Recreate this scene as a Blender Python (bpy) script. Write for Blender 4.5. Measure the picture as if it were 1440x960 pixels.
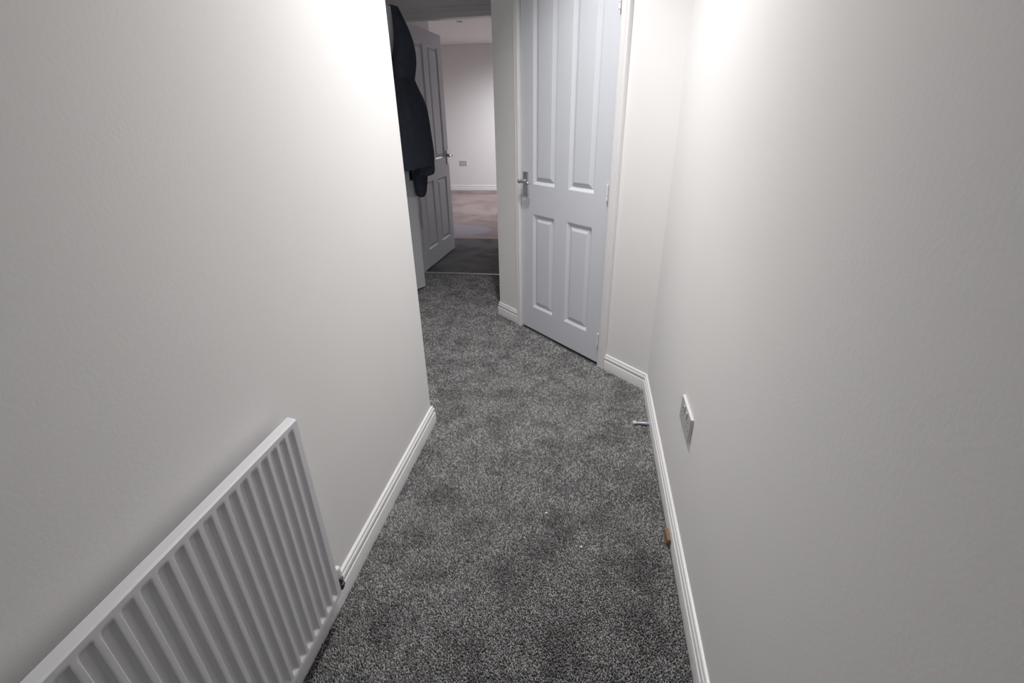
import bpy, bmesh, math, random
import numpy as np
from mathutils import Vector, Matrix

for o in list(bpy.data.objects):
    bpy.data.objects.remove(o, do_unlink=True)
scene = bpy.context.scene
C = scene.collection
random.seed(4)

# ---------------------------------------------------------------- camera
CAM_H = 1.33
PITCH, YAW, ROLL = math.radians(25.873), math.radians(-9.449), math.radians(-1.142)
F = Vector((math.sin(YAW) * math.cos(PITCH), math.cos(YAW) * math.cos(PITCH), -math.sin(PITCH)))
R0 = F.cross(Vector((0, 0, 1))).normalized()
U0 = R0.cross(F)
RV = math.cos(ROLL) * R0 + math.sin(ROLL) * U0
UV = -math.sin(ROLL) * R0 + math.cos(ROLL) * U0
cam_data = bpy.data.cameras.new('camera')
cam_data.sensor_fit = 'HORIZONTAL'
cam_data.sensor_width = 36.0
cam_data.lens = 659.14 / 1440 * 36.0
cam_data.clip_start = 0.02
cam = bpy.data.objects.new('camera', cam_data)
C.objects.link(cam)
M = Matrix((RV, UV, -F)).transposed().to_4x4()
M.translation = Vector((0, 0, CAM_H))
cam.matrix_world = M
scene.camera = cam

# ---------------------------------------------------------------- world, exposure, lamp strengths
world = bpy.data.worlds.new('world')
scene.world = world
world.use_nodes = True
world.node_tree.nodes['Background'].inputs[0].default_value = (0.5, 0.52, 0.6, 1)
world.node_tree.nodes['Background'].inputs[1].default_value = 0.0
vs = scene.view_settings
vs.view_transform = 'Standard'
vs.look = 'None'
vs.gamma = 1.0
vs.use_curve_mapping = False
vs.exposure = 0.25
HALL_W = 55.0          # each of the two downlights in the hall ceiling, above the frame
FAR_W = 205.0          # downlight of the room beyond, behind the angled wall
CEIL = 2.43


# ---------------------------------------------------------------- helpers
def mat(name, col, rough=0.5, metal=0.0, noise=0.0, nscale=60.0, bump=0.0, bscale=200.0, col2=None, coat=0.0):
    m = bpy.data.materials.new(name)
    m.use_nodes = True
    nt = m.node_tree
    b = nt.nodes['Principled BSDF']
    b.inputs['Base Color'].default_value = (*col, 1)
    b.inputs['Roughness'].default_value = rough
    b.inputs['Metallic'].default_value = metal
    if coat:
        b.inputs['Coat Weight'].default_value = coat
    tc = nt.nodes.new('ShaderNodeTexCoord')
    if noise or col2:
        n = nt.nodes.new('ShaderNodeTexNoise')
        n.inputs['Scale'].default_value = nscale
        n.inputs['Detail'].default_value = 4
        nt.links.new(tc.outputs['Object'], n.inputs['Vector'])
        r = nt.nodes.new('ShaderNodeMix')
        r.data_type = 'RGBA'
        c2 = col2 or tuple(c * (1 - noise) for c in col)
        r.inputs[6].default_value = (*col, 1)
        r.inputs[7].default_value = (*c2, 1)
        nt.links.new(n.outputs['Fac'], r.inputs[0])
        nt.links.new(r.outputs[2], b.inputs['Base Color'])
    if bump:
        n2 = nt.nodes.new('ShaderNodeTexNoise')
        n2.inputs['Scale'].default_value = bscale
        n2.inputs['Detail'].default_value = 3
        nt.links.new(tc.outputs['Object'], n2.inputs['Vector'])
        bp = nt.nodes.new('ShaderNodeBump')
        bp.inputs['Strength'].default_value = bump
        bp.inputs['Distance'].default_value = 0.002
        nt.links.new(n2.outputs['Fac'], bp.inputs['Height'])
        nt.links.new(bp.outputs['Normal'], b.inputs['Normal'])
    return m


MAT = {
    'wall': mat('wall_paint', (0.885, 0.874, 0.868), 0.75, noise=0.03, nscale=3, bump=0.12, bscale=140),
    'ceil': mat('ceiling_paint', (0.88, 0.865, 0.86), 0.8, noise=0.03, nscale=3, bump=0.1, bscale=120),
    'trim': mat('trim_gloss', (0.87, 0.855, 0.865), 0.32, noise=0.03, nscale=8, bump=0.04, bscale=60),
    'door': mat('door_satin', (0.745, 0.768, 0.822), 0.38, noise=0.03, nscale=10, bump=0.05, bscale=90),
    'chrome': mat('satin_chrome', (0.55, 0.55, 0.56), 0.28, 1.0, noise=0.1, nscale=80),
    'dark_chrome': mat('dull_brass_nickel', (0.16, 0.155, 0.15), 0.35, 0.9, noise=0.3, nscale=120),
    'dark': mat('dark_gap', (0.02, 0.02, 0.02), 0.8, noise=0.2),
    'plastic': mat('white_plastic', (0.78, 0.77, 0.76), 0.3, noise=0.02, nscale=20),
    'grey_plate': mat('grey_faceplate', (0.55, 0.54, 0.545), 0.4, noise=0.03, nscale=20),
    'slot': mat('slot_grey', (0.16, 0.16, 0.165), 0.6, noise=0.05),
    'rad': mat('radiator_enamel', (0.78, 0.78, 0.81), 0.3, noise=0.02, nscale=8),
    'rubber': mat('white_rubber', (0.8, 0.8, 0.8), 0.5, noise=0.03),
    'steel': mat('pale_steel', (0.62, 0.65, 0.72), 0.35, 0.55, noise=0.05),
    'wood': mat('offcut_wood', (0.30, 0.19, 0.11), 0.7, nscale=70, col2=(0.20, 0.12, 0.07)),
    'lint': mat('lint', (0.8, 0.78, 0.72), 0.9, noise=0.1),
    'coat': mat('coat_navy', (0.044, 0.056, 0.082), 0.85, noise=0.35, nscale=30, bump=0.3, bscale=60),
    'coat_lining': mat('coat_hood_cloth', (0.046, 0.058, 0.085), 0.8, noise=0.3, nscale=30, bump=0.3, bscale=60),
    'bar': mat('threshold_metal', (0.50, 0.50, 0.50), 0.4, 0.6, noise=0.1, nscale=40),
}


def carpet_mat(name, dark, mid, light, attr=None, lowscale=2.2, lowamt=0.45):
    m = bpy.data.materials.new(name)
    m.use_nodes = True
    nt = m.node_tree
    N, Lk = nt.nodes, nt.links
    b = N['Principled BSDF']
    b.inputs['Roughness'].default_value = 1.0
    b.inputs['Specular IOR Level'].default_value = 0.1
    tc = N.new('ShaderNodeTexCoord')
    ramp = N.new('ShaderNodeValToRGB')
    e = ramp.color_ramp.elements
    e[0].position, e[0].color = 0.15, (*dark, 1)
    e[1].position, e[1].color = 0.95, (*light, 1)
    k = ramp.color_ramp.elements.new(0.55)
    k.color = (*mid, 1)
    if attr:
        a = N.new('ShaderNodeAttribute')
        a.attribute_name = attr
        Lk.new(a.outputs['Fac'], ramp.inputs[0])
    else:
        v = N.new('ShaderNodeTexNoise')
        v.inputs['Scale'].default_value = 190
        v.inputs['Detail'].default_value = 3
        v.inputs['Roughness'].default_value = 0.8
        Lk.new(tc.outputs['Object'], v.inputs['Vector'])
        mr = N.new('ShaderNodeMapRange')
        mr.inputs[1].default_value, mr.inputs[2].default_value = 0.3, 0.7
        Lk.new(v.outputs['Fac'], mr.inputs[0])
        Lk.new(mr.outputs[0], ramp.inputs[0])
        bp = N.new('ShaderNodeBump')
        bp.inputs['Strength'].default_value = 0.8
        bp.inputs['Distance'].default_value = 0.006
        Lk.new(v.outputs['Fac'], bp.inputs['Height'])
        Lk.new(bp.outputs['Normal'], b.inputs['Normal'])
    # trodden nap: soft darker patches
    n = N.new('ShaderNodeTexNoise')
    n.inputs['Scale'].default_value = lowscale
    n.inputs['Detail'].default_value = 5
    n.inputs['Roughness'].default_value = 0.62
    n.inputs['Distortion'].default_value = 0.4
    Lk.new(tc.outputs['Object'], n.inputs['Vector'])
    mr2 = N.new('ShaderNodeMapRange')
    mr2.inputs[1].default_value, mr2.inputs[2].default_value = 0.36, 0.56
    mr2.inputs[3].default_value, mr2.inputs[4].default_value = 1 - lowamt, 1.0
    Lk.new(n.outputs['Fac'], mr2.inputs[0])
    mx = N.new('ShaderNodeMix')
    mx.data_type = 'RGBA'
    mx.blend_type = 'MULTIPLY'
    mx.inputs[0].default_value = 1.0
    Lk.new(ramp.outputs[0], mx.inputs[6])
    Lk.new(mr2.outputs[0], mx.inputs[7])
    Lk.new(mx.outputs[2], b.inputs['Base Color'])
    return m


MAT['carpet'] = carpet_mat('carpet_grey', (0.08, 0.079, 0.082), (0.165, 0.163, 0.167), (0.30, 0.297, 0.303))
MAT['pile'] = carpet_mat('carpet_pile_grey', (0.17, 0.167, 0.167), (0.31, 0.306, 0.306), (0.55, 0.543, 0.543), attr='tone',
                         lowscale=7.0, lowamt=0.36)


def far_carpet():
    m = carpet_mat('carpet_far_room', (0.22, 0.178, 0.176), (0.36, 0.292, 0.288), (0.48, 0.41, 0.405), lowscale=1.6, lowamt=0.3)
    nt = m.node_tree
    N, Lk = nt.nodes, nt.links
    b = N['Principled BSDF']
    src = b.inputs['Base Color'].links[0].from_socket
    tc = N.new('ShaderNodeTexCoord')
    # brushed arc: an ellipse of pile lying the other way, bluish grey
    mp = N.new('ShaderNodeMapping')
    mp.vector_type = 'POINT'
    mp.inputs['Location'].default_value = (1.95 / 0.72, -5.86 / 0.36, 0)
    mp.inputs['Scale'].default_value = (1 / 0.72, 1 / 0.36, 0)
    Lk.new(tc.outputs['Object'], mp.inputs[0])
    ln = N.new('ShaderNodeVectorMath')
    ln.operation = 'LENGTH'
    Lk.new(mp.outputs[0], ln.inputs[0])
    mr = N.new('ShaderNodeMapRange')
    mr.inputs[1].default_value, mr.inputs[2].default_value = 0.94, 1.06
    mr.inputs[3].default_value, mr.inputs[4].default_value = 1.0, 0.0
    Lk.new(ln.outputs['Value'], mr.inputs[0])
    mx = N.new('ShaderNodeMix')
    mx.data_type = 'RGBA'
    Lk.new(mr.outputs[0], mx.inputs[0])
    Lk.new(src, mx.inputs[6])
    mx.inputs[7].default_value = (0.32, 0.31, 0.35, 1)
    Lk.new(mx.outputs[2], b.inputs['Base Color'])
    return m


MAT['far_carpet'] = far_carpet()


def emis(name, col, s):
    m = bpy.data.materials.new(name)
    m.use_nodes = True
    b = m.node_tree.nodes['Principled BSDF']
    b.inputs['Base Color'].default_value = (*col, 1)
    b.inputs['Emission Color'].default_value = (*col, 1)
    b.inputs['Emission Strength'].default_value = s
    return m


MAT['lens'] = emis('lamp_lens', (1, 0.96, 0.9), 6.0)


def obj(name, bm, m, parent=None, smooth=False, bevel=0.0, seg=2, auto=None):
    me = bpy.data.meshes.new(name)
    bmesh.ops.recalc_face_normals(bm, faces=bm.faces)
    bm.to_mesh(me)
    bm.free()
    me.materials.append(MAT[m])
    o = bpy.data.objects.new(name, me)
    C.objects.link(o)
    if parent:
        o.parent = parent
    if smooth or auto:
        for p in me.polygons:
            p.use_smooth = True
    if auto:
        try:
            me.set_sharp_from_angle(angle=math.radians(auto))
        except Exception:
            pass
    if bevel:
        md = o.modifiers.new('bevel', 'BEVEL')
        md.width = bevel
        md.segments = seg
        md.limit_method = 'ANGLE'
    return o


def tag(o, label, cat=None, kind=None, group=None):
    o['label'] = label
    if cat:
        o['category'] = cat
    if kind:
        o['kind'] = kind
    if group:
        o['group'] = group
    return o


def thing(name, label, cat, loc=(0, 0, 0), rotz=0.0, kind=None, group=None):
    o = bpy.data.objects.new(name, None)
    C.objects.link(o)
    o.empty_display_size = 0.1
    o.location = loc
    o.rotation_euler = (0, 0, rotz)
    return tag(o, label, cat, kind, group)


def prism(bm, pts, z0, z1):
    a = [bm.verts.new((x, y, z0)) for x, y in pts]
    b = [bm.verts.new((x, y, z1)) for x, y in pts]
    n = len(pts)
    bm.faces.new(a[::-1])
    bm.faces.new(b)
    for i in range(n):
        bm.faces.new((a[i], a[(i + 1) % n], b[(i + 1) % n], b[i]))
    return bm


def box(bm, x0, x1, y0, y1, z0, z1):
    return prism(bm, [(x0, y0), (x1, y0), (x1, y1), (x0, y1)], z0, z1)


def lathe(bm, prof, org, axis, seg=20):
    """prof: (distance along axis, radius)"""
    ax = Vector(axis).normalized()
    u = ax.orthogonal().normalized()
    v = ax.cross(u)
    org = Vector(org)
    rings = []
    for d, r in prof:
        if r < 1e-6:
            rings.append([bm.verts.new(org + ax * d)])
        else:
            rings.append([bm.verts.new(org + ax * d + u * (r * math.cos(2 * math.pi * i / seg)) + v * (r * math.sin(2 * math.pi * i / seg)))
                          for i in range(seg)])
    for a, b in zip(rings, rings[1:]):
        for i in range(seg):
            j = (i + 1) % seg
            if len(a) == 1 and len(b) > 1:
                bm.faces.new((a[0], b[i], b[j]))
            elif len(b) == 1 and len(a) > 1:
                bm.faces.new((a[i], b[0], a[j]))
            elif len(a) > 1:
                bm.faces.new((a[i], b[i], b[j], a[j]))
    if len(rings[0]) > 1:
        bm.faces.new(rings[0][::-1])
    if len(rings[-1]) > 1:
        bm.faces.new(rings[-1])
    return bm


def tube(bm, pts, rad, seg=12):
    """swept tube through points; rad a number or list"""
    pts = [Vector(p) for p in pts]
    rad = rad if isinstance(rad, (list, tuple)) else [rad] * len(pts)
    rings = []
    up = None
    for i, p in enumerate(pts):
        d = (pts[min(i + 1, len(pts) - 1)] - pts[max(i - 1, 0)]).normalized()
        if up is None:
            up = d.orthogonal().normalized()
        up = (up - d * up.dot(d)).normalized()
        v = d.cross(up)
        rings.append([bm.verts.new(p + up * (rad[i] * math.cos(2 * math.pi * k / seg)) + v * (rad[i] * math.sin(2 * math.pi * k / seg))) for k in range(seg)])
    for a, b in zip(rings, rings[1:]):
        for k in range(seg):
            j = (k + 1) % seg
            bm.faces.new((a[k], b[k], b[j], a[j]))
    bm.faces.new(rings[0][::-1])
    bm.faces.new(rings[-1])
    return bm


def sweep(bm, path, prof, z=0.0):
    """horizontal sweep of a closed profile (offset to the LEFT of travel, height) along path with mitres"""
    P = [Vector((x, y)) for x, y in path]
    rings = []
    for i, p in enumerate(P):
        def nrm(a, b):
            d = (b - a).normalized()
            return Vector((-d.y, d.x))
        if i == 0:
            m = nrm(P[0], P[1])
        elif i == len(P) - 1:
            m = nrm(P[-2], P[-1])
        else:
            a, b = nrm(P[i - 1], p), nrm(p, P[i + 1])
            m = (a + b) / (1 + a.dot(b))
        rings.append([bm.verts.new((p.x + m.x * d, p.y + m.y * d, z + h)) for d, h in prof])
    n = len(prof)
    for a, b in zip(rings, rings[1:]):
        for k in range(n):
            j = (k + 1) % n
            bm.faces.new((a[k], b[k], b[j], a[j]))
    bm.faces.new(rings[0])
    bm.faces.new(rings[-1][::-1])
    return bm


S = math.sqrt(0.5)
KD = 1.804                                   # plane of the diagonal wall: (x + y) / sqrt2 = KD


def dg(along, out, z=0.0):
    """point on the diagonal wall: along it (grows to the right wall), out of it into the hall"""
    k = KD - out
    return (S * k + S * along, S * k - S * along)


XL, XR = -0.69, 0.345
YC = 1.771                                   # end of the left wall
CORN = (XR, KD / S - XR)                     # diagonal wall meets right wall
A_R = S * (CORN[0] - CORN[1])
A_L = -2.664
END = dg(A_L, 0)

# ---------------------------------------------------------------- the setting: floors, ceiling, walls
fl = obj('floor', box(bmesh.new(), -2.9, 0.5, -2.05, 5.43, -0.12, 0.0), 'carpet')
tag(fl, 'dark grey speckled cut pile carpet of the hall', 'carpet', 'structure')
ff = obj('floor_far', box(bmesh.new(), -4.65, 1.15, 5.43, 9.5, -0.12, 0.001), 'far_carpet')  # coloured paler and pinker from the end of the passage onward
tag(ff, 'carpet of the room beyond the far doorway, coloured paler and pinker than the hall', 'carpet', 'structure')
ce = obj('ceiling', box(bmesh.new(), -4.65, 1.15, -2.05, 9.5, CEIL, CEIL + 0.1), 'ceil')
tag(ce, 'white painted ceiling over the hall and the far room', 'ceiling', 'structure')


def wall(name, polys, label, bevel=0.004):
    bm = bmesh.new()
    for pts, z0, z1 in polys:
        prism(bm, pts, z0, z1)
    o = obj(name, bm, 'wall', bevel=bevel)
    return tag(o, label, 'wall', 'structure')


wall('wall_return', [([(XL - .12, YC), (-1.76, YC), (-1.76, YC - .12), (XL - .12, YC - .12)], 0, CEIL)], 'white wall behind the outer corner, facing the ajar door')
wall('wall_left', [([(XL, -1.9), (XL, YC), (XL - .12, YC), (XL - .12, -1.9)], 0, CEIL)],
     'white painted wall with outer corner above the radiator')
wall('wall_right', [([(XR, -1.9), (XR + .12, -1.9), (XR + .12, CORN[1] + .17), (XR, CORN[1])], 0, CEIL)],
     'white painted wall that carries the double socket', bevel=0)
wall('wall_back', [([(XL - .12, -2.02), (XR + .12, -2.02), (XR + .12, -1.9), (XL - .12, -1.9)], 0, CEIL)],
     'white end wall of the hall behind the radiator end')
O_L, O_R, O_T = -2.418, -1.655, 2.0         # opening of the diagonal door
wall('wall_diagonal', [
    ([dg(O_R, 0), dg(O_R, -.12), (XR + .001, CORN[1] + .17), CORN], 0, CEIL),
    ([dg(O_L, 0), dg(O_L, -.12), (END[0] + .12, END[1] + .05), (END[0] + .12, 4.05), (END[0], 4.05), END], 0, CEIL),
    ([dg(O_L, 0), dg(O_L, -.12), dg(O_R, -.12), dg(O_R, 0)], O_T, CEIL)],
    'white painted angled wall around the closed door', bevel=0)
SX = -1.64                                   # side wall of the wider part of the hall
HY = 3.05                                    # hinge of the ajar door
SO0, SO1 = HY - .03, HY + .735
wall('wall_side', [
    ([(SX, YC), (SX, SO0), (SX - .12, SO0), (SX - .12, YC)], 0, CEIL),
    ([(SX, SO1), (SX, 4.05), (SX - .12, 4.05), (SX - .12, SO1)], 0, CEIL),
    ([(SX, SO0), (SX, SO1), (SX - .12, SO1), (SX - .12, SO0)], 2.02, CEIL)],
    'white painted side wall behind the ajar door')
FY = 4.05
FO0, FO1, FOT = -1.505, -0.65, 1.995
wall('wall_end', [
    ([(-1.81, FY), (FO0 - .02, FY), (FO0 - .02, FY + .12), (-1.81, FY + .12)], 0, CEIL),
    ([(FO1 + .02, FY), (-.38, FY), (-.38, FY + .12), (FO1 + .02, FY + .12)], 0, CEIL),
    ([(FO0 - .02, FY), (FO1 + .02, FY), (FO1 + .02, FY + .12), (FO0 - .02, FY + .12)], FOT + .02, CEIL)],
    'white wall above and beside the far doorway')
wall('wall_passage_left', [([(-1.69, 4.17), (-1.69, 5.43), (-4.5, 5.43), (-4.5, 5.31), (-1.81, 5.31), (-1.81, 4.17)], 0, CEIL)],
     'white wall behind the open door of the far doorway')
wall('wall_passage_right', [([(-.5, 4.17), (-.5, 5.43), (1.0, 5.43), (1.0, 5.31), (-.38, 5.31), (-.38, 4.17)], 0, CEIL)],
     'white passage wall opposite the open door')
WY = 9.33
wall('wall_far', [([(-4.62, WY), (1.12, WY), (1.12, WY + .12), (-4.62, WY + .12)], 0, CEIL)],
     'white back wall of the far room with one socket')
wall('wall_far_left', [([(-4.5, 5.31), (-4.62, 5.31), (-4.62, WY), (-4.5, WY)], 0, CEIL)], 'white side wall of the far room, away from the passage')
wall('wall_far_right', [([(1.0, 5.31), (1.12, 5.31), (1.12, WY), (1.0, WY)], 0, CEIL)], 'white side wall of the far room beyond the passage corner')
wall('wall_side_room', [([(-2.8, 1.9), (-2.68, 1.9), (-2.68, 4.05), (-2.8, 4.05)], 0, CEIL)], 'white wall inside the room behind the ajar door')

# ---------------------------------------------------------------- skirting boards
SK = [(0, 0.0), (.0155, 0.0), (.0155, .056), (.0145, .0585), (.0105, .0605), (.0098, .0645), (.0122, .0675), (.0140, .072), (.0138, .077),
      (.0118, .0815), (.0088, .0835), (.0084, .0865), (.0092, .0885), (.0078, .093), (.004, .0955), (0, .096)]


def skirting(name, path, label):
    o = obj(name, sweep(bmesh.new(), path, SK), 'trim', auto=28)
    return tag(o, label, 'skirting board', 'structure')


# offset is to the left of travel
skirting('baseboard_left', [(-1.64, YC), (XL, YC), (XL, -1.9)], 'white moulded skirting board under the radiator and round the wall corner')
ARCH_R0, ARCH_R1 = -1.656, -1.606            # architrave right of the door
ARCH_L0, ARCH_L1 = -2.432, -2.402
skirting('baseboard_right', [(XR, -1.9), CORN, dg(ARCH_R1, 0)], 'white moulded skirting board along the socket wall up to the closed door')
skirting('baseboard_diagonal', [dg(ARCH_L0, 0), END, (END[0], 4.03)], 'white moulded skirting board between the closed door and the far doorway')
skirting('baseboard_far', [(1.0, WY), (-4.5, WY)], 'white skirting board along the back wall of the far room')
skirting('baseboard_side', [(SX, SO0 - .06), (SX, YC + .016)], 'white skirting board on the side wall before the ajar door')

# ---------------------------------------------------------------- door builder
DW, DH, DT = 0.715, 1.978, 0.036


def panel_mesh(w, h, t):
    """moulded panel, both faces: ovolo down into a groove, then a raised field. Local x 0..w, z 0..h, y 0 (front) .. t"""
    prof = [(0, 0.0), (.004, .001), (.017, .0125), (.020, .0130), (.023, .0125), (.043, .0035), (.046, .003)]
    bm = bmesh.new()
    outs = []
    for sgn, base in ((1, 0.0), (-1, t)):
        rings = []
        for ins, dep in prof:
            y = base + sgn * dep
            rings.append([bm.verts.new(q) for q in ((ins, y, ins), (w - ins, y, ins), (w - ins, y, h - ins), (ins, y, h - ins))])
        for a, b in zip(rings, rings[1:]):
            for i in range(4):
                bm.faces.new((a[i], a[(i + 1) % 4], b[(i + 1) % 4], b[i]))
        bm.faces.new(rings[-1])
        outs.append(rings[0])
    for i in range(4):
        bm.faces.new((outs[0][i], outs[0][(i + 1) % 4], outs[1][(i + 1) % 4], outs[1][i]))
    return bm


def lever_handle(parent, x, y, z, ydir, xdir, mname='chrome'):
    """plate + rose + lever on a door face. ydir: outward (-1 front, 1 back), xdir: where the lever points"""
    h = bpy.data.objects.new('lever_handle', None)
    C.objects.link(h)
    h.parent = parent
    bm = bmesh.new()
    a, b = sorted((y, y + ydir * .008))
    box(bm, x - .0235, x + .0235, a, b, z - .086, z + .052)
    obj('handle_plate', bm, mname, h, bevel=.003)
    bm = bmesh.new()
    lathe(bm, [(0, .0135), (.006, .0135), (.010, .010), (.034, .0092), (.042, .0105), (.048, .0100), (.050, 0)], (x, y + ydir * .008, z), (0, ydir, 0), 20)
    yy = y + ydir * .047
    pts = [(x + xdir * q, yy - ydir * e, z - dz) for q, e, dz in ((0, 0, 0), (.018, -.001, .0), (.036, .0, .001), (.055, .002, .003), (.072, .005, .005), (.079, .008, .007))]
    tube(bm, pts, [.0085, .008, .0078, .0092, .0098, .006], 14)
    obj('lever', bm, mname, h, smooth=True)
    for dz in (.040, -.074):
        bm = bmesh.new()
        lathe(bm, [(0, .0035), (.0012, .003), (.0014, 0)], (x, y + ydir * .008, z + dz), (0, ydir, 0), 10)
        obj('screw', bm, 'dark_chrome', h)
    return h


def make_door(name, label, loc, rotz, hinge_at, lever=(None, None), cut=DW):
    """local: x 0 (hinge edge) .. sign*W ; front face y=0, back y=DT. hinge_at +1: leaf runs to +x from hinge; -1: to -x"""
    d = thing(name, label, 'door', loc, rotz, 'structure')
    W = cut
    x0 = 0 if hinge_at > 0 else -W
    st_h, st_l, mid = .100, .107, .106
    left = st_h if hinge_at > 0 else st_l
    pw = (W - st_h - st_l - mid) / 2
    zb = [(.160, .608), (.938, .935)]         # (bottom, height) of the lower and upper panels, from the leaf's foot
    bm = bmesh.new()
    xs = [0, left, left + pw, left + pw + mid, left + 2 * pw + mid, W]
    zs = [0, zb[0][0], zb[0][0] + zb[0][1], zb[1][0], zb[1][0] + zb[1][1], DH]
    # one welded grid with four holes
    for y in (0.0, DT):
        vv = [[bm.verts.new((x0 + x, y, z)) for z in zs] for x in xs]
        for i in range(5):
            for j in range(5):
                if i in (1, 3) and j in (1, 3):
                    continue
                bm.faces.new((vv[i][j], vv[i + 1][j], vv[i + 1][j + 1], vv[i][j + 1]))
        if y == 0.0:
            f0 = vv
        else:
            f1 = vv
    def wallq(a, b, c, e):
        bm.faces.new((f0[a][b], f0[c][e], f1[c][e], f1[a][b]))
    for i in range(5):
        wallq(i, 0, i + 1, 0)
        wallq(i, 5, i + 1, 5)
        wallq(0, i, 0, i + 1)
        wallq(5, i, 5, i + 1)
    leaf = obj('leaf', bm, 'door', d)
    leaf.location.z = .014
    for zi in zb:
        for pi in range(2):
            p = obj('panel', panel_mesh(pw, zi[1], DT), 'door', d)
            p.location = (x0 + left + pi * (pw + mid), 0, .014 + zi[0])
    if lever[0]:
        hx = (W - .043) * hinge_at
        for yd in lever[0]:
            lever_handle(d, hx, 0.0 if yd < 0 else DT, .968, yd, -hinge_at if lever[1] == 'in' else hinge_at)
    return d


def knuckle(parent, x, y, z, m='trim', flap=None):
    h = bpy.data.objects.new('hinge', None)
    C.objects.link(h)
    h.parent = parent
    for k, (a, b) in enumerate(((-.040, -.017), (-.0155, .0155), (.017, .040))):
        bm = bmesh.new()
        lathe(bm, [(a, .0060), (a + .001, .0074), (b - .001, .0074), (b, .0060)], (x, y, z), (0, 0, 1), 14)
        obj('hinge_barrel', bm, m, h, auto=40)
    return h


# the closed door in the angled wall. local +x must run along the wall to the right, local -y out into the hall
# world: along t=(S,-S); out = (-S,-S)  -> rotation of -45 degrees
ROTD = math.radians(-45)
hp = dg(-1.6735, 0.0)
d1 = make_door('door_1', 'closed white four panel door in the angled wall', (hp[0], hp[1], 0), ROTD, -1, ((-1, 1), 'in'), DW)
for zc in (.165, .972, 1.762):
    knuckle(d1, .0010, -.0100, zc)


ARCP = [(0, 0), (.0185, 0), (.020, .06), (.0205, .35), (.020, .55), (.0165, .62), (.017, .68), (.0205, .78), (.019, .92), (.011, 1.0), (0, 1.0)]


def arch_vertical(parent, f, a_in, a_out, z1):
    """architrave upright; f(along, out)->xy ; inner edge a_in, outer edge a_out"""
    bm = bmesh.new()
    w = a_out - a_in
    pts = [f(a_in + q * w, o) for o, q in ARCP]
    prism(bm, pts, 0, z1)
    return obj('architrave', bm, 'trim', parent, auto=35)


t1 = thing('trim_1', 'white moulded door frame around the closed door', 'door frame', dg(-2.03, 0) + (0,), 0, 'structure')
bx, by = dg(-2.03, 0)


def loc(fn, cx, cy):
    return lambda a, o: (fn(a, o)[0] - cx, fn(a, o)[1] - cy)


ld = loc(dg, bx, by)
arch_vertical(t1, ld, ARCH_L1 + .008, ARCH_L0, 2.045)
arch_vertical(t1, ld, ARCH_R0, ARCH_R1, 2.045)
bm = bmesh.new()
prism(bm, [ld(ARCH_L0, 0), ld(ARCH_L0, .016), ld(ARCH_R1, .016), ld(ARCH_R1, 0)], 2.003, 2.06)
obj('architrave_head', bm, 'trim', t1, bevel=.004)
for a, b in ((-2.416, -2.394), (-1.6685, -1.657)):
    bm = bmesh.new()
    prism(bm, [ld(a, 0.0), ld(b, 0.0), ld(b, -.118), ld(a, -.118)], 0, 2.0)
    obj('lining', bm, 'trim', t1)
bm = bmesh.new()
prism(bm, [ld(-2.394, -.032), ld(-1.671, -.032), ld(-1.671, -.05), ld(-2.394, -.05)], 1.99, 2.0)
prism(bm, [ld(-2.394, -.032), ld(-2.38, -.032), ld(-2.38, -.05), ld(-2.394, -.05)], 0, 1.99)
prism(bm, [ld(-1.685, -.032), ld(-1.671, -.032), ld(-1.671, -.05), ld(-1.685, -.05)], 0, 1.99)
obj('door_stop_bead', bm, 'trim', t1)

# the door that stands ajar, hinged on the side wall, leaf towards the far doorway
EDGE = Vector((-1.354, 3.671))
LD = Vector((0.42, 0.9075)).normalized()
LW = 0.686
HING = EDGE - LD * LW
# local +x along leaf; front face (local -y side) must face the hall: outward normal (.9075,-.42) = LD rotated -90 -> local -y. ok
d2 = make_door('door_2', 'white four panel door ajar with the coat hung over its top corner', (HING.x, HING.y, 0), math.atan2(LD.y, LD.x), 1, ((-1, 1), 'in'), LW)
for zc in (.2, 1.0, 1.75):
    knuckle(d2, -.004, -.004, zc)
t2 = thing('trim_2', 'white frame of the ajar door in the side wall', 'door frame', (SX, SO0, 0), 0, 'structure')
fs = lambda a, o: (o, a - SO0)
arch_vertical(t2, fs, SO0 + .012, SO0 - .05, 2.06)
arch_vertical(t2, fs, SO1 - .012, SO1 + .05, 2.06)
bm = bmesh.new()
box(bm, 0, .016, -.05, SO1 - SO0 + .05, 2.0, 2.06)
obj('architrave_head', bm, 'trim', t2, bevel=.004)
obj('lining', box(bmesh.new(), -.12, 0.001, 0, .022, 0, 1.998), 'trim', t2)
obj('lining', box(bmesh.new(), -.12, 0.001, SO1 - SO0 - .022, SO1 - SO0, 0, 1.998), 'trim', t2)
obj('lining_head', box(bmesh.new(), -.12, 0.001, 0, SO1 - SO0, 1.998, 2.02), 'trim', t2)

# the open door of the far doorway, swung into the passage
FH = Vector((-1.487, 4.128))
FE = Vector((-1.441, 4.96))
fd = (FE - FH).normalized()
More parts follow.
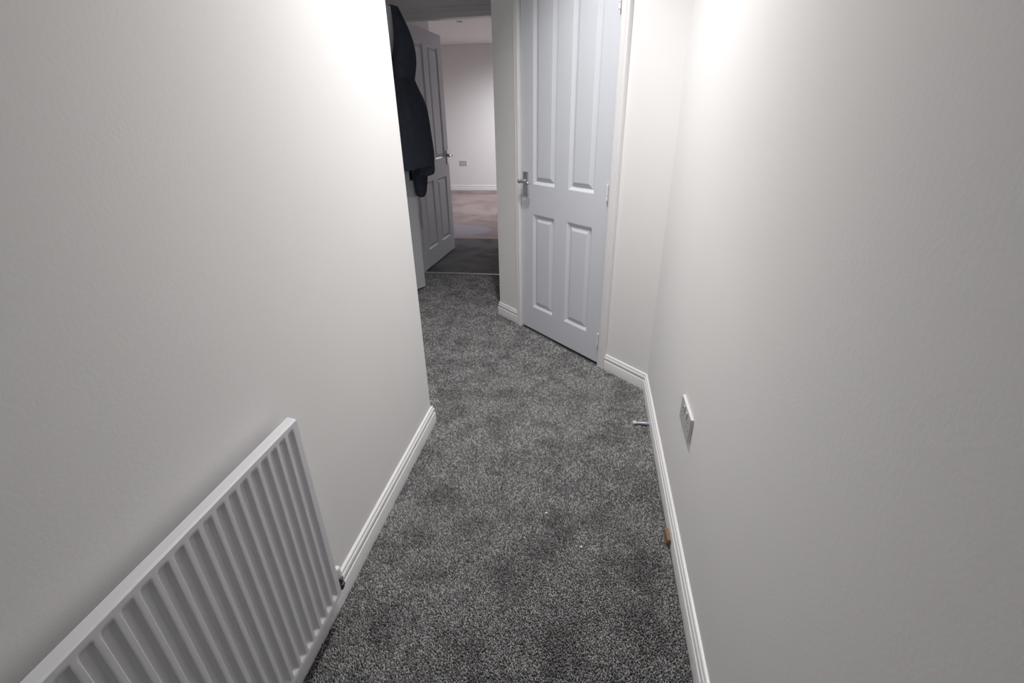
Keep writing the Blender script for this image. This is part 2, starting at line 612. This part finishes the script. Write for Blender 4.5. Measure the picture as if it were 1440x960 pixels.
# visible face is the one towards +x: local -y = fd rotated -90 = (fd.y,-fd.x) -> +x. good
d3 = make_door('door_3', 'white four panel door standing open in the far doorway', (FH.x, FH.y, 0), math.atan2(fd.y, fd.x), 1, ((-1, 1), 'in'), .826)
for zc in (.23, 1.0, 1.75):
    hl = obj('hinge_leaf', box(bmesh.new(), -.0012, 0.0, .004, .030, zc - .045, zc + .045), 'door', d3)
    for dy, dz in ((.010, .028), (.014, 0.002), (.022, -.026)):
        obj('screw', lathe(bmesh.new(), [(0, .0052), (.0012, .004), (.0016, 0)], (-.0012, dy, zc + dz), (-1, 0, 0), 10), 'dark', hl)
t3 = thing('trim_3', 'white moulded frame around the far doorway', 'door frame', (FO0, FY, 0), 0, 'structure')
ff_ = lambda a, o: (a - FO0, -o)
arch_vertical(t3, ff_, FO0 + .006, FO0 - .062, 2.05)
arch_vertical(t3, ff_, FO1 - .006, FO1 + .03, 2.05)
# moulded head: sweep of the architrave profile
bm = bmesh.new()
prof = [(o * 1.0, 1.978 + q * .070) for o, q in [(0, 0), (.013, 0), (.018, .10), (.020, .32), (.019, .50), (.012, .56), (.013, .64), (.018, .72), (.016, .90), (.008, 1.0), (0, 1.0)]]
sweep(bm, [(FO1 + .03 - FO0, 0), (-.062, 0)], [(o, z) for o, z in prof])
obj('architrave_head', bm, 'trim', t3, auto=30)
obj('lining', box(bmesh.new(), -.02, 0.006, -.001, .121, 0, 1.985), 'trim', t3)
obj('lining', box(bmesh.new(), FO1 - FO0 - .006, FO1 - FO0 + .02, -.001, .121, 0, 1.985), 'trim', t3)
obj('lining_head', box(bmesh.new(), -.02, FO1 - FO0 + .02, -.001, .121, 1.985, FOT + .02), 'trim', t3)
bm = bmesh.new()
sweep(bm, [(FO1 - .008, FY + .012), (FO0 + .008, FY + .012)], [(-.012, .0), (-.012, .007), (-.006, .0115), (.006, .0115), (.012, .007), (.012, .0)])
tag(obj('threshold_strip', bm, 'bar', auto=40), 'thin pale metal strip across the carpet at the far doorway', 'threshold', 'structure')

# ---------------------------------------------------------------- downlights
def downlight(name, x, y, label, watts=0.0, size=2.12, col=(1, .985, .97), r=.042):
    """recessed ceiling downlight; with watts it is lit and its lamp points straight down"""
    lit = watts > 0
    off = '_offscreen' if lit else ''
    t = thing(name + off, label, 'downlight', (x, y, CEIL))
    bm = bmesh.new()
    seg = 32
    prof = [(.030, 0), (.030, -.004), (.036, -.007), (r, -.005), (r + .002, 0)]
    rings = [[bm.verts.new((q * math.cos(2 * math.pi * i / seg), q * math.sin(2 * math.pi * i / seg), z)) for i in range(seg)] for q, z in prof]
    for a, b in zip(rings, rings[1:]):
        for i in range(seg):
            j = (i + 1) % seg
            bm.faces.new((a[i], a[j], b[j], b[i]))
    obj('bezel', bm, 'trim' if lit else 'chrome', t, smooth=True)
    bm = bmesh.new()
    lathe(bm, [(0, .030), (.002, .030), (.003, .026), (.0035, 0)], (0, 0, 0), (0, 0, -1), 24)
    obj(name + '_lens' + off if lit else 'lens', bm, 'lens' if lit else 'dark', t)
    if lit:
        L = bpy.data.lights.new(name + '_lamp_offscreen', 'SPOT')
        L.energy, L.spot_size, L.spot_blend, L.shadow_soft_size, L.color = watts, size, 1.0, .028, col
        lo = bpy.data.objects.new(name + '_lamp_offscreen', L)
        C.objects.link(lo)
        lo.parent = t
        lo.location = (0, 0, -.03)
    return t


# the bright scallop on the left wall and the one at the corner beside the closed door give these two
downlight('hall_downlight', -.20, 1.45, 'lit round recessed ceiling downlight over the hall between the left wall and the socket wall', HALL_W)
downlight('door_downlight', -.30, 2.11, 'lit round recessed ceiling downlight before the closed door', HALL_W)
# the room beyond is lit from the side hidden by the angled wall
downlight('far_room_downlight', -.95, 7.9, 'lit round recessed ceiling downlight in the far room', FAR_W, size=2.95, col=(.98, .965, 1))
downlight('downlight', -1.79, 7.14, 'small dark unlit round downlight on the far room ceiling', r=.05)

# ---------------------------------------------------------------- radiator
def radiator():
    x_front, x_back = -.634, -.660
    y0, y1, z0, z1 = -.02, .800, .118, .715
    t = thing('radiator', 'white ribbed panel radiator fixed low on the left wall', 'radiator', (x_back, (y0 + y1) / 2, 0))
    ox, oy = x_back, (y0 + y1) / 2
    pitch = .0318
    ys = np.unique(np.round(np.concatenate([np.arange(y0 + .008, y1 - .006, pitch / 14), [y0 + .008, y1 - .006]]), 5))
    zs = np.concatenate([[z0, z0 + .003, z0 + .008], np.linspace(z0 + .012, z0 + .036, 9), [.3, .5], np.linspace(z1 - .036, z1 - .012, 9), [z1 - .008, z1 - .003, z1]])
    bm = bmesh.new()
    grid = []
    for y in ys:
        row = []
        ph = ((y1 - .0345 - y) / pitch) % 1.0
        d = min(ph, 1 - ph)                       # 0 at a groove's centre
        g = max(0.0, min(1.0, (.36 - d) / .16))
        g = g * g * (3 - 2 * g)
        if y > y1 - .022 or y < y0 + .024:
            g = 0
        for z in zs:
            e = min(1.0, max(0.0, (min(z - z0, z1 - z) - .013) / .018))
            e = e * e * (3 - 2 * e)
            edge = .004 if (z - z0 < .002 or z1 - z < .002) else 0
            row.append(bm.verts.new((x_front - .0085 * g * e - edge - ox, y - oy, z)))
        grid.append(row)
    for a, b in zip(grid, grid[1:]):
        for k in range(len(zs) - 1):
            bm.faces.new((a[k], b[k], b[k + 1], a[k + 1]))
    # back and sides
    bk = [[bm.verts.new((0, y - oy, z)) for z in (z0 + .002, z1 - .002)] for y in (y0, y1)]
    n = len(zs)
    bm.faces.new([bk[0][0], bk[1][0], bk[1][1], bk[0][1]])
    bm.faces.new([bk[0][0], bk[0][1]] + [grid[0][k] for k in range(n - 1, -1, -1)])
    bm.faces.new([bk[1][1], bk[1][0]] + [grid[-1][k] for k in range(n)])
    bm.faces.new([bk[0][1], bk[1][1]] + [grid[k][-1] for k in range(len(grid) - 1, -1, -1)])
    bm.faces.new([bk[1][0], bk[0][0]] + [grid[k][0] for k in range(len(grid))])
    obj('radiator_panel', bm, 'rad', t, auto=40)
    for yy in (y0 + .12, y1 - .12):
        bm = bmesh.new()
        box(bm, XL - ox + .0005, .001, yy - oy - .02, yy - oy + .02, z0 + .06, z1 - .06)
        obj('wall_bracket', bm, 'rad', t)
    # lockshield valve at the corner end
    vy, vx = .822 - oy, -.654 - ox
    bm = bmesh.new()
    lathe(bm, [(0, .0105), (.030, .0100), (.034, .0085), (.036, .0055), (.037, .0)], (vx, vy, .150), (0, 0, 1), 18)
    obj('valve_cap', bm, 'plastic', t, auto=40)
    bm = bmesh.new()
    lathe(bm, [(0, .0075), (.008, .0105), (.010, .0125), (.024, .0125), (.026, .0095), (.034, .0095), (.036, .0115), (.046, .0115), (.048, .008), (.053, .008)],
          (vx, vy, .098), (0, 0, 1), 6)
    tube(bm, [(vx, vy, .128), (vx, vy - .03, .128)], .0075, 10)
    tube(bm, [(vx, vy, .105), (vx - .008, vy, .098), (vx - .02, vy, .094), (XL - ox + .008, vy, .094)], .0065, 10)
    obj('valve_body', bm, 'dark_chrome', t, auto=40)


radiator()

# ---------------------------------------------------------------- sockets
def socket(locv, rotz, label, w=.147, h=.087, d=.0095):
    """local: faces -y, plate centred"""
    t = thing('double_socket', label, 'socket', locv, rotz)
    bm = bmesh.new()
    box(bm, -w / 2, w / 2, -d + .0012, 0, -h / 2, h / 2)
    obj('surround', bm, 'plastic', t, bevel=.0015)
    bm = bmesh.new()
    box(bm, -w / 2 + .001, w / 2 - .001, -d, -d + .0015, -h / 2 + .001, h / 2 - .001)
    obj('faceplate', bm, 'grey_plate', t, bevel=.0006)
    for s in (-1, 1):
        bm = bmesh.new()
        x = s * .0195
        box(bm, x - .0075, x + .0075, -d - .0028, -d + .001, .0115, .0345)
        obj('rocker_switch', bm, 'grey_plate', t, bevel=.001)
        cx = s * .043
        for q, hw, za, zb_ in ((0, .002, .009, .017), (-.011, .0035, -.0125, -.0085), (.011, .0035, -.0125, -.0085)):
            obj('pin_slot', box(bmesh.new(), cx + q - hw, cx + q + hw, -d - .0004, -d + .001, za, zb_), 'slot', t)
    for q in (-.060, .060):
        bm = bmesh.new()
        lathe(bm, [(0, .003), (.0006, .0025), (.0008, 0)], (q, -d, -.0), (0, -1, 0), 10)
        obj('screw_cap', bm, 'grey_plate', t)
    return t


socket((XR, 1.305, .449), math.radians(-90), 'grey double socket on the wall above the door stop')
socket((-2.43, WY, .502), 0, 'small pale grey double socket on the back wall of the far room')

# ---------------------------------------------------------------- door stop, wood offcut, lint
t = thing('door_stop', 'small tapered door stop with white tip fixed to the skirting', 'door stop', (.3295, 1.878, .017))
obj('stop_base', lathe(bmesh.new(), [(0, .0125), (.003, .0125), (.005, .010)], (0, 0, 0), (-1, 0, 0), 18), 'steel', t, auto=40)
obj('stop_stem', lathe(bmesh.new(), [(.004, .0092), (.02, .0078), (.04, .0062), (.058, .0050), (.060, .0050)], (0, 0, 0), (-1, 0, 0), 18), 'steel', t, smooth=True)
obj('stop_tip', lathe(bmesh.new(), [(.058, .0055), (.060, .0085), (.066, .0092), (.072, .0085), (.0745, .006), (.075, 0)], (0, 0, 0), (-1, 0, 0), 18), 'rubber', t, smooth=True)

bm = bmesh.new()
prism(bm, [(-.006, -.026), (.005, -.027), (.006, .025), (.002, .0275), (-.0055, .026)], 0, .034)
o = obj('wood_offcut', bm, 'wood', bevel=.001)
o.location = (.3205, 1.216, .001)
o.rotation_euler = (0, math.radians(4), math.radians(2))
tag(o, 'small brown wooden offcut standing against the skirting of the socket wall', 'offcut')


def speck(x, y, r, label, sd):
    rnd = random.Random(sd)
    bm = bmesh.new()
    bmesh.ops.create_icosphere(bm, subdivisions=2, radius=r)
    for v in bm.verts:
        v.co *= rnd.uniform(.7, 1.25)
        v.co.z *= .75
        v.co.x *= 1.2
    o = obj('lint_speck', bm, 'lint', smooth=True)
    o.location = (x, y, .0105 + r * .4)
    tag(o, label, 'lint', None, 'white specks on the hall carpet')


speck(-.098, 1.272, .0042, 'tiny white speck of lint on the carpet beside the dark footprint', 1)
speck(.033, 1.140, .0042, 'tiny white speck of lint on the carpet nearer the wood offcut', 2)
speck(-.162, 1.152, .0024, 'barely visible pale speck of lint on the dark carpet patch', 3)

# ---------------------------------------------------------------- coat on the ajar door
# frame of the ajar door: a from the closing edge back towards the hinge, b out of its face into the hall
AN = Vector((LD.y, -LD.x))


def coat_pt(a, b, z):
    q = EDGE - LD * a + AN * b
    return (q.x - EDGE.x, q.y - EDGE.y, z)


def loft(name, rows, parent, m, seg=56, fold=.08, ph=0.0, nf=7, cap=True, sub=1):
    """rows: (z, a_centre, b_centre, half a, half b, exponent)"""
    R = np.array(rows, float)
    zz = R[:, 0]
    N = max(24, int((zz.max() - zz.min()) / .012))
    tz = np.linspace(0, 1, N)
    s = np.linspace(0, 1, len(R))
    dens = [np.interp(tz, s, R[:, k]) for k in range(5)]
    for k in range(5):
        c = dens[k].copy()
        for _ in range(3):
            c[1:-1] = (c[:-2] + 2 * c[1:-1] + c[2:]) / 4
        dens[k] = c
    bm = bmesh.new()
    rings = []
    for i in range(N):
        z, ac, bc, ra, rb = [dens[k][i] for k in range(5)]
        ring = []
        for j in range(seg):
            th = 2 * math.pi * j / seg
            ct, st = math.cos(th), math.sin(th)
            e = .8
            x = math.copysign(abs(ct) ** e, ct)
            y = math.copysign(abs(st) ** e, st)
            f = 1 + fold * math.sin(nf * th + ph + 3.1 * tz[i] * math.sin(2 * th + ph)) * (.35 + .65 * tz[i]) \
                + fold * .5 * math.sin(2.3 * nf * th - 9 * tz[i] + ph)
            bb = max(.0025, bc + rb * y * f)
            zz_ = z + .010 * math.sin(3 * th + 14 * tz[i] + ph) * fold * 8
            ring.append(bm.verts.new(coat_pt(ac + ra * x * f, bb, zz_)))
        rings.append(ring)
    for a, b in zip(rings, rings[1:]):
        for j in range(seg):
            k = (j + 1) % seg
            bm.faces.new((a[j], b[j], b[k], a[k]))
    for ring, sg in ((rings[0], 1), (rings[-1], -1)):
        c = Vector((0, 0, 0))
        for v in ring:
            c += v.co
        c /= seg
        c.z += .006 * sg
        cv = bm.verts.new(c)
        for j in range(seg):
            bm.faces.new((ring[j], ring[(j + 1) % seg], cv))
    return obj(name, bm, m, parent, smooth=True)


ct = thing('coat', 'dark navy hooded coat hanging from the top corner of the ajar door', 'coat', (EDGE.x, EDGE.y, 0))
# u (view right) = -.707 a + .705 b ; right outline = max over the section
hood = [  # z, ac, bc, ra, rb
    (1.992, .030, .006, .032, .010), (1.975, .030, .014, .034, .016), (1.93, .030, .030, .038, .030), (1.86, .030, .050, .046, .048), (1.79, .034, .066, .056, .060),
    (1.72, .045, .074, .072, .066), (1.66, .06, .074, .085, .066), (1.60, .065, .066, .085, .060), (1.55, .075, .060, .085, .056)]
loft('hood', hood, ct, 'coat_lining', fold=.05, ph=.6, nf=4)
body = [
    (1.60, .065, .050, .075, .046), (1.56, .075, .062, .090, .058), (1.50, .09, .078, .115, .074), (1.43, .11, .098, .145, .092), (1.36, .12, .108, .165, .102),
    (1.25, .125, .112, .180, .108), (1.12, .13, .114, .190, .110), (1.04, .13, .114, .192, .110), (.985, .13, .114, .190, .108)]
loft('body', body, ct, 'coat', fold=.055, ph=1.2, nf=6)
sl = [
    (1.46, .02, .105, .050, .050), (1.38, .012, .124, .058, .058), (1.28, .010, .134, .060, .060), (1.15, .010, .140, .060, .060), (1.03, .010, .141, .062, .060),
    (.965, .010, .142, .062, .060), (.935, .012, .140, .058, .054), (.925, .014, .138, .048, .044)]
loft('sleeve', sl, ct, 'coat', fold=.045, ph=.3, nf=5, seg=40)
tail = [
    (1.12, -.005, .070, .055, .050), (1.02, -.008, .064, .055, .050), (.93, -.010, .057, .055, .050), (.86, -.012, .050, .050, .045), (.80, -.013, .043, .044, .039),
    (.77, -.013, .039, .038, .031), (.757, -.013, .038, .024, .020)]
loft('coat_tail', tail, ct, 'coat', fold=.035, ph=2.2, nf=5, seg=40)
bm = bmesh.new()
tube(bm, [coat_pt(.045, .018, 1.975), coat_pt(.045, .012, 1.9955), coat_pt(.045, -.01, 1.9995), coat_pt(.045, -.036, 1.9985), coat_pt(.045, -.044, 1.985), coat_pt(.045, -.044, 1.93)], .004, 10)
obj('hanging_loop', bm, 'coat', ct, smooth=True)

# ---------------------------------------------------------------- carpet pile (real tufts on the part of the carpet in view)
def pile():
    rng = np.random.default_rng(7)
    pts = []
    for (ya, yb, sp, xa, xb) in ((.36, 1.35, .0047, -.70, .36), (1.35, 2.3, .0056, -.70, .36), (2.3, 4.035, .0078, -1.63, .36)):
        gx, gy = np.meshgrid(np.arange(xa, xb, sp), np.arange(ya, yb, sp))
        q = np.stack([gx.ravel(), gy.ravel()], 1)
        q += rng.uniform(-.45, .45, q.shape) * sp
        pts.append(np.column_stack([q, np.full(len(q), sp)]))
    gx, gy = np.meshgrid(np.arange(-1.3, -.70, .0078), np.arange(1.80, 2.3, .0078))
    q = np.stack([gx.ravel(), gy.ravel()], 1)
    q += rng.uniform(-.45, .45, q.shape) * .0078
    pts.append(np.column_stack([q, np.full(len(q), .0078)]))
    P = np.concatenate(pts)
    x, y, sp = P.T
    ok = (x < XR - .018) & ((x + y) * S < KD - .018)
    ok |= (y > END[1] - .01) & (x < END[0] - .018) & ((x + y) * S >= KD - .018)
    ok &= ~((y < YC + .018) & (x < XL + .018))
    ok &= x > SX + .02
    # keep clear of the three door feet
    for a, b in ((HING, EDGE),):
        d = (b - a)
        Ld = d.length
        d = d / Ld
        u = (x - a.x) * d.x + (y - a.y) * d.y
        w = (x - a.x) * d.y - (y - a.y) * d.x
        ok &= ~((u > -.02) & (u < Ld + .004) & (w > -.045) & (w < .006))
    P = P[ok]
    n = len(P)
    x, y, sp = P.T
    h = rng.uniform(.0050, .0078, n)
    ang = rng.uniform(0, 2 * np.pi, n)
    lean = rng.uniform(0, .0022, n)
    # nap direction varies slowly
    la = 2.2 * np.sin(2.1 * x + 1.3) + 1.7 * np.sin(1.6 * y + .7 * x) + rng.normal(0, .9, n)
    lx, ly = lean * np.cos(la), lean * np.sin(la)
    V = np.empty((n, 8, 3), np.float32)
    for k in range(4):
        a = ang + k * np.pi / 2
        V[:, k, 0] = x + .66 * sp * np.cos(a)
        V[:, k, 1] = y + .66 * sp * np.sin(a)
        V[:, k, 2] = -.001
        V[:, 4 + k, 0] = x + lx + .46 * sp * np.cos(a + .4)
        V[:, 4 + k, 1] = y + ly + .46 * sp * np.sin(a + .4)
        V[:, 4 + k, 2] = h + rng.uniform(-.0012, .0012, n)
    quads = np.array([[0, 1, 5, 4], [1, 2, 6, 5], [2, 3, 7, 6], [3, 0, 4, 7], [4, 5, 6, 7]])
    idx = (np.arange(n)[:, None, None] * 8 + quads[None]).reshape(-1)
    me = bpy.data.meshes.new('carpet_pile')
    me.vertices.add(n * 8)
    me.vertices.foreach_set('co', V.reshape(-1))
    nq = n * 5
    me.loops.add(nq * 4)
    me.loops.foreach_set('vertex_index', idx.astype(np.int32))
    me.polygons.add(nq)
    me.polygons.foreach_set('loop_start', np.arange(0, nq * 4, 4, dtype=np.int32))
    me.update(calc_edges=True)
    tone = np.clip(rng.beta(1.5, 1.7, n), 0, 1)
    at = me.attributes.new('tone', 'FLOAT', 'POINT')
    at.data.foreach_set('value', np.repeat(tone, 8).astype(np.float32))
    me.materials.append(MAT['pile'])
    o = bpy.data.objects.new('carpet_pile', me)
    C.objects.link(o)
    o.parent = fl
    o['kind'] = 'stuff'
    print('tufts', n)


pile()
